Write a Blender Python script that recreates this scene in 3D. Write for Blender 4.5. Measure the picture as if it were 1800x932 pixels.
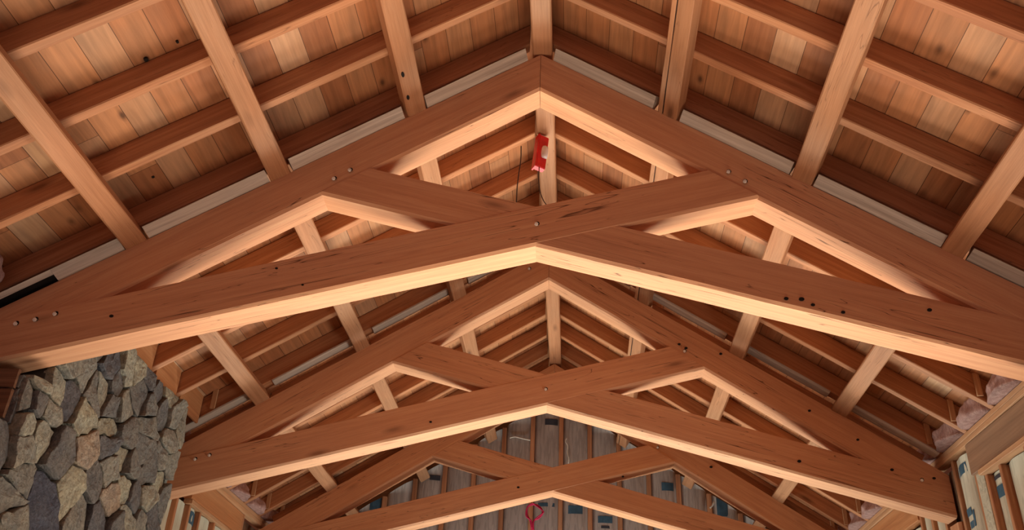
import bpy, bmesh, math, random
from mathutils import Vector, Matrix, noise
for o in list(bpy.data.objects): bpy.data.objects.remove(o)
SC = bpy.context.scene
COL = SC.collection
random.seed(7)

# ------------------------------------------------------------------ camera
cam_d = bpy.data.cameras.new('camera'); cam = bpy.data.objects.new('camera', cam_d); COL.objects.link(cam)
FW = Vector((-0.05352784, 0.86257196, 0.50309481)); RT = Vector((0.99848078, 0.03963827, 0.03827441)); UP = Vector((-0.01307262, -0.50437925, 0.86338327))
cam.matrix_world = Matrix(((RT.x, UP.x, -FW.x, 0.1597), (RT.y, UP.y, -FW.y, 0), (RT.z, UP.z, -FW.z, 0), (0, 0, 0, 1)))
cam_d.sensor_width = 36; cam_d.lens = 31.45; cam_d.clip_start = 0.05
SC.camera = cam

# ------------------------------------------------------------------ world, lights, exposure
W = bpy.data.worlds.new('sky'); SC.world = W; W.use_nodes = True
W.node_tree.nodes['Background'].inputs[0].default_value = (1.0, 0.72, 0.74, 1)
W.node_tree.nodes['Background'].inputs[1].default_value = 0.42
def area(name, loc, rot, sx, sy, power, col, spread=180):
    l = bpy.data.lights.new(name, 'AREA'); l.shape = 'RECTANGLE'; l.size = sx; l.size_y = sy; l.energy = power; l.color = col; l.spread = math.radians(spread)
    o = bpy.data.objects.new(name, l); COL.objects.link(o); o.location = loc; o.rotation_euler = rot
    return o
# area lamps stand in for floor bounce; side and gable fills are added
def aim(d): return Vector(d).to_track_quat('-Z', 'Y').to_euler()
area('floor_light_far', (0.3, 11.0, -1.3), aim((0, -0.50, 1)), 4.6, 1.6, 116, (0.99, 1.0, 0.90), 90)
area('floor_light_mid', (0.3, 9.2, -1.4), aim((0, -0.85, 1)), 4.6, 2.2, 66, (0.99, 1.0, 0.90), 60)
area('floor_light_near', (0.1, 6.4, -1.45), aim((0, -0.66, 1)), 5.0, 2.8, 98, (1.0, 0.80, 0.62), 75)
area('floor_light_front', (0.1, 3.5, -1.45), aim((0, -0.12, 1)), 5.2, 2.0, 46, (1.0, 0.78, 0.58), 70)
area('side_fill_right', (3.3, 5.9, -0.4), aim((-1, -0.15, 0.55)), 2.6, 1.2, 66, (1.0, 0.93, 0.82), 110)  # added side fill that brightens the chimney stone, no window here
area('side_fill_left', (-3.2, 8.6, -0.4), aim((1, -0.25, 0.5)), 1.8, 1.2, 50, (1.0, 1.0, 0.9), 110)  # added side fill that brightens the right wall batts, no window here
area('gable_fill', (0.0, 10.3, -0.6), aim((0, 1, 1.7)), 3.2, 0.6, 24, (0.86, 0.95, 1.0), 120)  # added fill aimed at the gable wall, no real lamp there
vs = SC.view_settings
SC.display_settings.display_device = 'sRGB'
vs.view_transform = 'Standard'; vs.look = 'None'; vs.gamma = 1; vs.use_curve_mapping = False
vs.exposure = 0.0

# ------------------------------------------------------------------ measurements (metres, camera 1.6 m above the floor)
ZT, ST, DT, ZB, SB, DB, TW = 4.3107, 0.63916, 0.33357, 3.0, 0.26784, 0.29727, 0.2355
YT = [4.883, 7.6475, 10.423]
AT, AB = math.atan(ST), math.atan(SB)
def sh(y): return 0.0190*(y-4.883)                # the ridge runs very slightly off square to the trusses
def roof(x, h=0.0): return ZT+DT+h-ST*abs(x)      # height above the line of the top chords' upper edge
FLOOR = -1.6
Y0, YG = -1.6, 11.85
XE = 3.45

# ------------------------------------------------------------------ materials
def nt(name):
    m = bpy.data.materials.new(name); m.use_nodes = True; t = m.node_tree; t.nodes.clear()
    out = t.nodes.new('ShaderNodeOutputMaterial'); b = t.nodes.new('ShaderNodeBsdfPrincipled')
    t.links.new(b.outputs[0], out.inputs[0]); return m, t, b
def N(t, ty, **k):
    n = t.nodes.new(ty)
    for a, v in k.items(): setattr(n, a, v)
    return n
def math_n(t, op, a, b=None, c=None):
    n = N(t, 'ShaderNodeMath', operation=op)
    for i, v in enumerate((a, b, c)):
        if v is None: continue
        if isinstance(v, (int, float)): n.inputs[i].default_value = v
        else: t.links.new(v, n.inputs[i])
    return n.outputs[0]
def mixc(t, f, a, b, mode='MIX'):
    n = N(t, 'ShaderNodeMix', data_type='RGBA', blend_type=mode)
    for s, v in ((n.inputs[0], f), (n.inputs[6], a), (n.inputs[7], b)):
        if isinstance(v, (int, float)): s.default_value = v
        elif isinstance(v, tuple): s.default_value = v+(1,) if len(v) == 3 else v
        else: t.links.new(v, s)
    return n.outputs[2]
def ramp(t, f, stops):
    n = N(t, 'ShaderNodeValToRGB'); e = n.color_ramp.elements
    while len(e) < len(stops): e.new(0.5)
    for q, (p, c) in zip(e, stops): q.position = p; q.color = (c, c, c, 1) if isinstance(c, (int, float)) else tuple(c)+(1,)
    t.links.new(f, n.inputs[0]); return n.outputs[0]
def wood(name, c1, c2, c3, rough=0.62, vary=0.14, knots=0.5, cracks=0.6, blotch=0.4, gscale=1.0, bump=0.35, spec=0.28):
    """sawn timber: grain runs along the object's own x axis"""
    m, t, b = nt(name)
    tc = N(t, 'ShaderNodeTexCoord'); oi = N(t, 'ShaderNodeObjectInfo')
    off = N(t, 'ShaderNodeVectorMath', operation='SCALE'); off.inputs[0].default_value = (37.1, 19.7, 53.3); t.links.new(oi.outputs['Random'], off.inputs['Scale'])
    add = N(t, 'ShaderNodeVectorMath', operation='ADD'); t.links.new(tc.outputs['Object'], add.inputs[0]); t.links.new(off.outputs[0], add.inputs[1])
    def mp(s):
        q = N(t, 'ShaderNodeMapping'); q.inputs['Scale'].default_value = s; t.links.new(add.outputs[0], q.inputs[0]); return q.outputs[0]
    def no(s, d=4, r=0.55, dist=0.0):
        q = N(t, 'ShaderNodeTexNoise'); q.inputs['Scale'].default_value = 1; q.inputs['Detail'].default_value = d; q.inputs['Roughness'].default_value = r; q.inputs['Distortion'].default_value = dist
        t.links.new(mp(s), q.inputs['Vector']); return q.outputs['Fac']
    g = gscale
    grain = no((0.9*g, 26*g, 26*g), 5, 0.6, 0.8); fine = no((5*g, 170*g, 170*g), 3, 0.6); big = no((0.7, 2.2, 2.2), 3, 0.6)
    col = ramp(t, grain, [(0.30, c1), (0.5, c2), (0.70, c3)])
    col = mixc(t, blotch, col, ramp(t, big, [(0.35, (0.60, 0.52, 0.46)), (0.5, (0.5, 0.5, 0.5)), (0.68, (0.40, 0.46, 0.5))]), 'OVERLAY')
    col = mixc(t, 0.30, col, ramp(t, fine, [(0.3, 0.35), (0.7, 0.68)]), 'OVERLAY')
    v = N(t, 'ShaderNodeTexVoronoi'); v.inputs['Scale'].default_value = 1
    warp = mp((1.5, 5.2, 5.2)); t.links.new(warp, v.inputs['Vector'])
    d = v.outputs['Distance']
    kn = ramp(t, d, [(0.05, 1.0), (0.115, 0.45), (0.20, 0.0)])
    gate = math_n(t, 'GREATER_THAN', N(t, 'ShaderNodeSeparateColor').outputs[0], 0.5)
    sc = gate.node.inputs[0].links[0].from_node; t.links.new(v.outputs['Color'], sc.inputs[0]); gate.node.inputs[1].default_value = 0.55
    knf = math_n(t, 'MULTIPLY', math_n(t, 'MULTIPLY', kn, gate), knots)
    col = mixc(t, knf, col, (c1[0]*0.32, c1[1]*0.26, c1[2]*0.24))
    cr = no((0.55, 17, 17), 2, 0.5, 1.2)
    crf = ramp(t, cr, [(0.4935, 0.0), (0.499, 1.0), (0.501, 1.0), (0.5065, 0.0)])
    cg = ramp(t, no((0.5, 1.7, 1.7), 2), [(0.47, 0.0), (0.54, 1.0)])
    crf = math_n(t, 'MULTIPLY', math_n(t, 'MULTIPLY', crf, cg), cracks)
    col = mixc(t, crf, col, (c1[0]*0.2, c1[1]*0.16, c1[2]*0.15))
    vr = math_n(t, 'MULTIPLY_ADD', oi.outputs['Random'], 2*vary, 1-vary)
    hs = N(t, 'ShaderNodeHueSaturation'); t.links.new(vr, hs.inputs['Value']); t.links.new(col, hs.inputs['Color']); hs.inputs['Hue'].default_value = 0.5
    t.links.new(hs.outputs[0], b.inputs['Base Color'])
    b.inputs['Roughness'].default_value = rough; b.inputs['Specular IOR Level'].default_value = spec
    bp = N(t, 'ShaderNodeBump'); bp.inputs['Strength'].default_value = bump; bp.inputs['Distance'].default_value = 0.004
    hh = math_n(t, 'ADD', math_n(t, 'MULTIPLY', grain, 0.6), math_n(t, 'MULTIPLY', fine, 0.5)); hh = math_n(t, 'SUBTRACT', hh, math_n(t, 'MULTIPLY', crf, 1.2))
    t.links.new(hh, bp.inputs['Height']); t.links.new(bp.outputs[0], b.inputs['Normal'])
    return m
def plain(name, c, rough=0.6, metal=0, spec=0.4):
    m, t, b = nt(name)
    tc = N(t, 'ShaderNodeTexCoord'); q = N(t, 'ShaderNodeTexNoise'); q.inputs['Scale'].default_value = 14; q.inputs['Detail'].default_value = 5; t.links.new(tc.outputs['Object'], q.inputs['Vector'])
    t.links.new(mixc(t, ramp(t, q.outputs['Fac'], [(0.35, 0.0), (0.65, 1.0)]), tuple(v*0.82 for v in c), tuple(min(1, v*1.12) for v in c)), b.inputs['Base Color'])
    b.inputs['Roughness'].default_value = rough; b.inputs['Metallic'].default_value = metal; b.inputs['Specular IOR Level'].default_value = spec
    return m
def paper(name, c, c2, sc=5.0, crease=0.5):
    """creased insulation facing or fibrous batt"""
    m, t, b = nt(name)
    tc = N(t, 'ShaderNodeTexCoord')
    def no(s, sc_, d=5, dist=0.0):
        mp = N(t, 'ShaderNodeMapping'); mp.inputs['Scale'].default_value = s; t.links.new(tc.outputs['Object'], mp.inputs[0])
        q = N(t, 'ShaderNodeTexNoise'); q.inputs['Scale'].default_value = sc_; q.inputs['Detail'].default_value = d; q.inputs['Distortion'].default_value = dist; t.links.new(mp.outputs[0], q.inputs['Vector']); return q.outputs['Fac']
    n1 = no((1, 1, 0.5), sc); n2 = no((3, 3, 0.35), sc*2.2, 4, 1.0)
    col = mixc(t, ramp(t, n1, [(0.35, 0.0), (0.66, 1.0)]), c, c2)
    col = mixc(t, math_n(t, 'MULTIPLY', ramp(t, n2, [(0.42, 1.0), (0.5, 0.0)]), 0.35), col, tuple(v*0.55 for v in c))
    t.links.new(col, b.inputs['Base Color']); b.inputs['Roughness'].default_value = 0.75; b.inputs['Specular IOR Level'].default_value = 0.2
    bp = N(t, 'ShaderNodeBump'); bp.inputs['Strength'].default_value = crease; bp.inputs['Distance'].default_value = 0.012
    t.links.new(math_n(t, 'ADD', n1, n2), bp.inputs['Height']); t.links.new(bp.outputs[0], b.inputs['Normal'])
    return m
def deck_mat():
    """roof boards laid along the building: tone changes board by board (object y across the boards, x along them)"""
    m, t, b = nt('roof_boards')
    tc = N(t, 'ShaderNodeTexCoord'); sp = N(t, 'ShaderNodeSeparateXYZ'); t.links.new(tc.outputs['Object'], sp.inputs[0])
    bw = 0.195
    u = math_n(t, 'DIVIDE', sp.outputs['Y'], bw); idx = math_n(t, 'FLOOR', u); fr = math_n(t, 'FRACT', u)
    w1 = N(t, 'ShaderNodeTexWhiteNoise', noise_dimensions='1D'); t.links.new(idx, w1.inputs['W'])
    along = math_n(t, 'ADD', math_n(t, 'DIVIDE', sp.outputs['X'], 3.1), math_n(t, 'MULTIPLY', w1.outputs[0], 7.3))
    idx2 = math_n(t, 'FLOOR', along); fr2 = math_n(t, 'FRACT', along)
    w2 = N(t, 'ShaderNodeTexWhiteNoise', noise_dimensions='2D'); cb = N(t, 'ShaderNodeCombineXYZ'); t.links.new(idx, cb.inputs[0]); t.links.new(idx2, cb.inputs[1]); t.links.new(cb.outputs[0], w2.inputs['Vector'])
    rnd = w2.outputs['Value']; spc = N(t, 'ShaderNodeSeparateColor'); t.links.new(w2.outputs['Color'], spc.inputs[0])
    col = ramp(t, rnd, [(0.0, (0.33, 0.13, 0.055)), (0.28, (0.41, 0.17, 0.072)), (0.55, (0.46, 0.205, 0.09)), (0.8, (0.50, 0.245, 0.115)), (0.93, (0.48, 0.27, 0.15)), (1.0, (0.53, 0.33, 0.19))])
    vec = N(t, 'ShaderNodeVectorMath', operation='ADD'); t.links.new(tc.outputs['Object'], vec.inputs[0])
    sc3 = N(t, 'ShaderNodeVectorMath', operation='SCALE'); sc3.inputs['Scale'].default_value = 23.0; t.links.new(w2.outputs['Color'], sc3.inputs[0]); t.links.new(sc3.outputs[0], vec.inputs[1])
    def no(s, d=4, dist=0.0):
        mp = N(t, 'ShaderNodeMapping'); mp.inputs['Scale'].default_value = s; t.links.new(vec.outputs[0], mp.inputs[0])
        q = N(t, 'ShaderNodeTexNoise'); q.inputs['Scale'].default_value = 1; q.inputs['Detail'].default_value = d; q.inputs['Distortion'].default_value = dist; t.links.new(mp.outputs[0], q.inputs['Vector']); return q.outputs['Fac']
    gr = no((2.2, 34, 34), 5, 0.6); bl = no((2.2, 5, 5), 3); fi = no((9, 160, 160), 3)
    col = mixc(t, 0.55, col, ramp(t, gr, [(0.3, 0.34), (0.7, 0.66)]), 'OVERLAY')
    col = mixc(t, 0.45, col, ramp(t, bl, [(0.3, (0.36, 0.40, 0.45)), (0.7, (0.64, 0.58, 0.52))]), 'OVERLAY')
    v = N(t, 'ShaderNodeTexVoronoi'); v.inputs['Scale'].default_value = 1; mp = N(t, 'ShaderNodeMapping'); mp.inputs['Scale'].default_value = (3.2, 6.0, 1); t.links.new(vec.outputs[0], mp.inputs[0]); t.links.new(mp.outputs[0], v.inputs['Vector'])
    s4 = N(t, 'ShaderNodeSeparateColor'); t.links.new(v.outputs['Color'], s4.inputs[0])
    kn = math_n(t, 'MULTIPLY', ramp(t, v.outputs['Distance'], [(0.05, 1.0), (0.12, 0.4), (0.2, 0.0)]), math_n(t, 'GREATER_THAN', s4.outputs[0], 0.72))
    col = mixc(t, math_n(t, 'MULTIPLY', kn, 0.8), col, (0.06, 0.025, 0.012))
    seam = math_n(t, 'MAXIMUM', math_n(t, 'LESS_THAN', fr, 0.022), math_n(t, 'LESS_THAN', fr2, 0.0012))
    col = mixc(t, math_n(t, 'MULTIPLY', seam, 0.8), col, (0.05, 0.02, 0.01))
    t.links.new(col, b.inputs['Base Color']); b.inputs['Roughness'].default_value = 0.6; b.inputs['Specular IOR Level'].default_value = 0.25
    bp = N(t, 'ShaderNodeBump'); bp.inputs['Strength'].default_value = 0.4; bp.inputs['Distance'].default_value = 0.004
    t.links.new(math_n(t, 'SUBTRACT', math_n(t, 'ADD', gr, math_n(t, 'MULTIPLY', fi, 0.5)), math_n(t, 'MULTIPLY', seam, 2.0)), bp.inputs['Height']); t.links.new(bp.outputs[0], b.inputs['Normal'])
    return m
def stone_mat():
    m, t, b = nt('field_stone')
    at = N(t, 'ShaderNodeAttribute', attribute_name='tone'); tc = N(t, 'ShaderNodeTexCoord')
    def no(s, d=6, dist=0.0):
        q = N(t, 'ShaderNodeTexNoise'); q.inputs['Scale'].default_value = s; q.inputs['Detail'].default_value = d; q.inputs['Distortion'].default_value = dist; q.inputs['Roughness'].default_value = 0.62; t.links.new(tc.outputs['Object'], q.inputs['Vector']); return q.outputs['Fac']
    col = ramp(t, at.outputs['Fac'], [(0.0, (0.08, 0.09, 0.125)), (0.3, (0.16, 0.155, 0.145)), (0.6, (0.27, 0.26, 0.215)), (0.85, (0.38, 0.365, 0.27)), (1.0, (0.38, 0.28, 0.21))])
    n1 = no(7); n2 = no(38, 6, 0.4); n3 = no(2.5, 3)
    col = mixc(t, 0.8, col, ramp(t, n1, [(0.3, (0.36, 0.38, 0.42)), (0.7, (0.64, 0.60, 0.54))]), 'OVERLAY')
    col = mixc(t, 0.75, col, ramp(t, n2, [(0.3, 0.25), (0.7, 0.75)]), 'OVERLAY')
    t.links.new(col, b.inputs['Base Color']); b.inputs['Roughness'].default_value = 0.85; b.inputs['Specular IOR Level'].default_value = 0.25
    bp = N(t, 'ShaderNodeBump'); bp.inputs['Strength'].default_value = 1.0; bp.inputs['Distance'].default_value = 0.035
    t.links.new(math_n(t, 'ADD', n1, math_n(t, 'MULTIPLY', n2, 0.6)), bp.inputs['Height']); t.links.new(bp.outputs[0], b.inputs['Normal'])
    return m
M = dict(
    truss=wood('truss_timber', (0.56, 0.265, 0.135), (0.64, 0.32, 0.168), (0.69, 0.37, 0.20), vary=0.04, knots=0.6, cracks=1.0, blotch=0.3, rough=0.7, bump=0.3),
    purlin=wood('purlin_timber', (0.34, 0.155, 0.073), (0.40, 0.19, 0.092), (0.45, 0.225, 0.115), vary=0.08, knots=0.8, cracks=0.5, blotch=0.45),
    rafter=wood('rafter_timber', (0.36, 0.145, 0.065), (0.46, 0.20, 0.09), (0.54, 0.26, 0.125), vary=0.14, knots=0.7, cracks=0.5),
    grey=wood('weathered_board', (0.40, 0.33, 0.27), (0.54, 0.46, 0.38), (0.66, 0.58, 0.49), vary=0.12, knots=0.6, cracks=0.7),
    stud=wood('stud_timber', (0.40, 0.17, 0.085), (0.50, 0.23, 0.11), (0.60, 0.33, 0.18), vary=0.2, knots=0.5, cracks=0.2),
    plate=wood('plate_timber', (0.46, 0.24, 0.12), (0.56, 0.31, 0.16), (0.62, 0.37, 0.21), vary=0.08, knots=0.5, cracks=0.3),
    ply=wood('plywood', (0.42, 0.17, 0.07), (0.53, 0.24, 0.10), (0.60, 0.30, 0.14), vary=0.05, knots=0.2, cracks=0.0, gscale=0.4),
    plygrey=wood('aged_plywood', (0.24, 0.14, 0.085), (0.34, 0.20, 0.12), (0.44, 0.27, 0.16), vary=0.05, knots=0.3, cracks=0.1, gscale=0.35),
    panel=wood('dark_board', (0.12, 0.06, 0.035), (0.18, 0.09, 0.05), (0.24, 0.13, 0.075), vary=0.1, knots=0.3),
    deck=deck_mat(), stone=stone_mat(),
    mortar=plain('mortar', (0.055, 0.05, 0.042), 0.95),
    kraft=paper('kraft_facing', (0.42, 0.37, 0.33), (0.54, 0.48, 0.42), 4),
    foil=paper('pale_facing', (0.52, 0.48, 0.36), (0.66, 0.60, 0.46), 4),
    pink=paper('pink_fibre', (0.46, 0.26, 0.23), (0.66, 0.43, 0.38), 22, 1.0),
    blue=plain('blue_ink', (0.05, 0.12, 0.18), 0.7), ink=plain('dark_ink', (0.05, 0.055, 0.07), 0.7),
    white=plain('pale_scrap', (0.78, 0.72, 0.60), 0.6),
    red=plain('red_enamel', (0.62, 0.012, 0.018), 0.35), lens=plain('strobe_lens', (0.75, 0.68, 0.68), 0.15),
    steel=plain('bolt_steel', (0.92, 0.84, 0.74), 0.4, 0.0), dark=plain('dark_hole', (0.012, 0.008, 0.006), 0.9),
    cable=plain('black_cable', (0.03, 0.02, 0.02), 0.5), pcord=plain('pink_cord', (0.72, 0.03, 0.12), 0.5),
    floor=plain('concrete', (0.42, 0.36, 0.30), 0.8), gap_shade=plain('gap_shade_black', (0.006, 0.005, 0.004), 0.95),
    foam=plain('grey_tarp', (0.22, 0.22, 0.22), 0.7))

# ------------------------------------------------------------------ builders
def link(name, me, mat, parent=None, mw=None, mats=None):
    o = bpy.data.objects.new(name, me); COL.objects.link(o)
    for q in (mats or [mat]): me.materials.append(q)
    if parent: o.parent = parent
    if mw is not None: o.matrix_world = mw if not parent else mw
    return o
def tag(o, label=None, cat=None, group=None, kind=None):
    if label: o['label'] = label
    if cat: o['category'] = cat
    if group: o['group'] = group
    if kind: o['kind'] = kind
    return o
def empty(name, loc):
    o = bpy.data.objects.new(name, None); COL.objects.link(o); o.location = loc; o.empty_display_size = 0.1; return o
def frame(p0, p1, up):
    X = (p1-p0).normalized(); Z = (up - X*up.dot(X)).normalized(); Y = Z.cross(X)
    return Matrix(((X.x, Y.x, Z.x, p0.x), (X.y, Y.y, Z.y, p0.y), (X.z, Y.z, Z.z, p0.z), (0, 0, 0, 1)))
NS = [0]
def beam(name, p0, p1, w, h, mat, parent=None, up=(0, 0, 1), cut0=0.0, cut1=0.0, ch=0.006, wob=0.0022, seg=0.16, chb=None, prof=None, parent_loc=None):
    """a sawn timber: p0, p1 centre of the underside; w across, h deep; ends cut with slope dx/dz; edges eased and slightly uneven"""
    p0, p1 = Vector(p0), Vector(p1); L = (p1-p0).length; mw = frame(p0, p1, Vector(up)); NS[0] += 1; s = NS[0]*3.17
    cb = ch if chb is None else chb
    P = prof or [(-w/2+cb, 0), (w/2-cb, 0), (w/2, cb), (w/2, h-ch), (w/2-ch, h), (-w/2+ch, h), (-w/2, h-ch), (-w/2, cb)]
    n = max(1, int(L/seg)); bm = bmesh.new(); rings = []
    for i in range(n+1):
        f = i/n; r = []
        for k, (y, z) in enumerate(P):
            a = cut0*z*(1-f)+cut1*z*f
            j = wob if 0 < i < n else wob*0.4
            dy = noise.noise(Vector((f*L*2.3+s, k*1.7, 0)))*j; dz = noise.noise(Vector((f*L*2.1-s, k*2.3, 5)))*j
            r.append(bm.verts.new((f*L+a, y+dy, z+dz)))
        rings.append(r)
    m = len(P)
    for a, b in zip(rings, rings[1:]):
        for k in range(m): bm.faces.new((a[k], b[k], b[(k+1) % m], a[(k+1) % m]))
    bm.faces.new(rings[0]); bm.faces.new(rings[-1][::-1])
    bmesh.ops.recalc_face_normals(bm, faces=bm.faces)
    me = bpy.data.meshes.new(name); bm.to_mesh(me); bm.free()
    o = bpy.data.objects.new(name, me); COL.objects.link(o); me.materials.append(mat)
    if parent:
        o.parent = parent; o.matrix_local = Matrix.Translation(-parent.location) @ mw
    else: o.matrix_world = mw
    return o
def box(name, lo, hi, mat, parent=None, ch=0.004, kind=None):
    """axis aligned board with eased edges, object x along its longest side"""
    lo, hi = Vector(lo), Vector(hi); d = hi-lo; c = (lo+hi)/2
    ax = max(range(3), key=lambda i: d[i])
    if ax == 0: p0, p1, w, h, up = Vector((lo.x, c.y, lo.z)), Vector((hi.x, c.y, lo.z)), d.y, d.z, (0, 0, 1)
    elif ax == 1: p0, p1, w, h, up = Vector((c.x, lo.y, lo.z)), Vector((c.x, hi.y, lo.z)), d.x, d.z, (0, 0, 1)
    else: p0, p1, w, h, up = Vector((lo.x, c.y, lo.z)), Vector((lo.x, c.y, hi.z)), d.y, d.x, (1, 0, 0)
    return beam(name, p0, p1, w, h, mat, parent, up, ch=min(ch, w*0.3, h*0.3), wob=0.001 if min(w, h) > 0.01 else 0.0)
def mesh_obj(name, verts, faces, mats, parent=None, smooth=False, mi=None):
    c0 = Vector((0, 0, 0))
    if not parent:
        vv = [Vector(v) for v in verts]; c0 = sum(vv, Vector())/len(vv); c0.z = min(v.z for v in vv); verts = [v-c0 for v in vv]
    me = bpy.data.meshes.new(name); me.from_pydata([tuple(v) for v in verts], [], faces); me.update()
    for q in mats: me.materials.append(q)
    if mi:
        for p, k in zip(me.polygons, mi): p.material_index = k
    if smooth:
        for p in me.polygons: p.use_smooth = True
    o = bpy.data.objects.new(name, me); COL.objects.link(o); o.location = c0
    if parent: o.parent = parent; o.matrix_local = Matrix.Translation(-parent.location)
    return o
def tube(name, pts, r, mat, parent=None, n=8, closed=False):
    pts = [Vector(p) for p in pts]; V = []; F = []; K = len(pts); prev = None
    for i, p in enumerate(pts):
        a = pts[(i-1) % K] if (i > 0 or closed) else p; b = pts[(i+1) % K] if (i < K-1 or closed) else p
        d = (b-a).normalized(); ref = prev if prev else (Vector((0, 0, 1)) if abs(d.z) < 0.9 else Vector((1, 0, 0)))
        u = d.cross(ref).normalized(); v = u.cross(d).normalized(); prev = v
        for k in range(n):
            q = 2*math.pi*k/n; V.append(p+(u*math.cos(q)+v*math.sin(q))*r)
    for i in range(K if closed else K-1):
        j = (i+1) % K
        for k in range(n): F.append((i*n+k, i*n+(k+1) % n, j*n+(k+1) % n, j*n+k))
    if not closed: F.append(tuple(range(n))[::-1]); F.append(tuple((K-1)*n+k for k in range(n)))
    return mesh_obj(name, V, F, [mat], parent, True)
def spline(P, n=8):
    P = [Vector(p) for p in P]; Q = [P[0]]+P+[P[-1]]; out = []
    for i in range(1, len(Q)-2):
        for k in range(n):
            t = k/n; a, b, c, d = Q[i-1], Q[i], Q[i+1], Q[i+2]
            out.append(0.5*((2*b)+(c-a)*t+(2*a-5*b+4*c-d)*t*t+(3*b-a-3*c+d)*t**3))
    out.append(P[-1]); return out

# ================================================================== setting
# floor
tag(box('floor', (-4.2, Y0-0.2, FLOOR-0.12), (4.2, YG+0.4, FLOOR), M['floor'], ch=0.0), kind='structure')
# roof boarding: object x along the building, object y down the slope
def deck_side(sg, name):
    a = math.atan(ST); L = YG+0.3-Y0; Wd = 3.75/math.cos(a); h = 0.352
    X = Vector((sh(YG)-sh(Y0), YG-Y0, 0)).normalized(); D = Vector((sg*math.cos(a), 0, -math.sin(a))); D = (D-X*D.dot(X)).normalized(); Z = X.cross(D)
    if Z.z < 0: Z = -Z
    org = Vector((sh(Y0), Y0, roof(0, h)))
    mw = Matrix(((X.x, D.x, Z.x, org.x), (X.y, D.y, Z.y, org.y), (X.z, D.z, Z.z, org.z), (0, 0, 0, 1)))
    V = [(x, y, z) for z in (0, 0.028) for y in (0, Wd) for x in (0, L)]
    F = [(0, 1, 3, 2), (4, 6, 7, 5), (0, 4, 5, 1), (2, 3, 7, 6), (0, 2, 6, 4), (1, 5, 7, 3)]
    me = bpy.data.meshes.new(name); me.from_pydata(V, [], F); me.update(); me.materials.append(M['deck'])
    bm = bmesh.new(); bm.from_mesh(me); bmesh.ops.recalc_face_normals(bm, faces=bm.faces); bm.to_mesh(me); bm.free()
    o = bpy.data.objects.new(name, me); COL.objects.link(o); o.matrix_world = mw; tag(o, kind='structure')
deck_side(-1, 'ceiling_left'); deck_side(1, 'ceiling_right')
# outer sheathing of the walls
WT = 2.55
for sg_, nm_ in ((-1, 'wall_left'), (1, 'wall_right')):
    tag(beam(nm_, (sg_*3.60+0.019*(Y0-4.883), Y0, FLOOR), (sg_*3.60+0.019*(YG+0.1-4.883), YG+0.1, FLOOR), 0.05, WT-FLOOR, M['plygrey'], ch=0.0, wob=0.0, seg=20, prof=[(-.025, 0), (.025, 0), (.025, WT-FLOOR), (-.025, WT-FLOOR)]), kind='structure')
gx = 3.9
tag(mesh_obj('wall_back', [(-gx, YG+0.10, FLOOR), (gx, YG+0.10, FLOOR), (gx, YG+0.10, roof(gx, .34)), (0.1, YG+0.10, roof(0, .34)), (-gx, YG+0.10, roof(gx, .34)),
                           (-gx, YG+0.13, FLOOR), (gx, YG+0.13, FLOOR), (gx, YG+0.13, roof(gx, .34)), (0.1, YG+0.13, roof(0, .34)), (-gx, YG+0.13, roof(gx, .34))],
         [(0, 1, 2, 3, 4), (9, 8, 7, 6, 5), (0, 5, 6, 1), (1, 6, 7, 2), (2, 7, 8, 3), (3, 8, 9, 4), (4, 9, 5, 0)], [M['plygrey']]), kind='structure')

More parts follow.
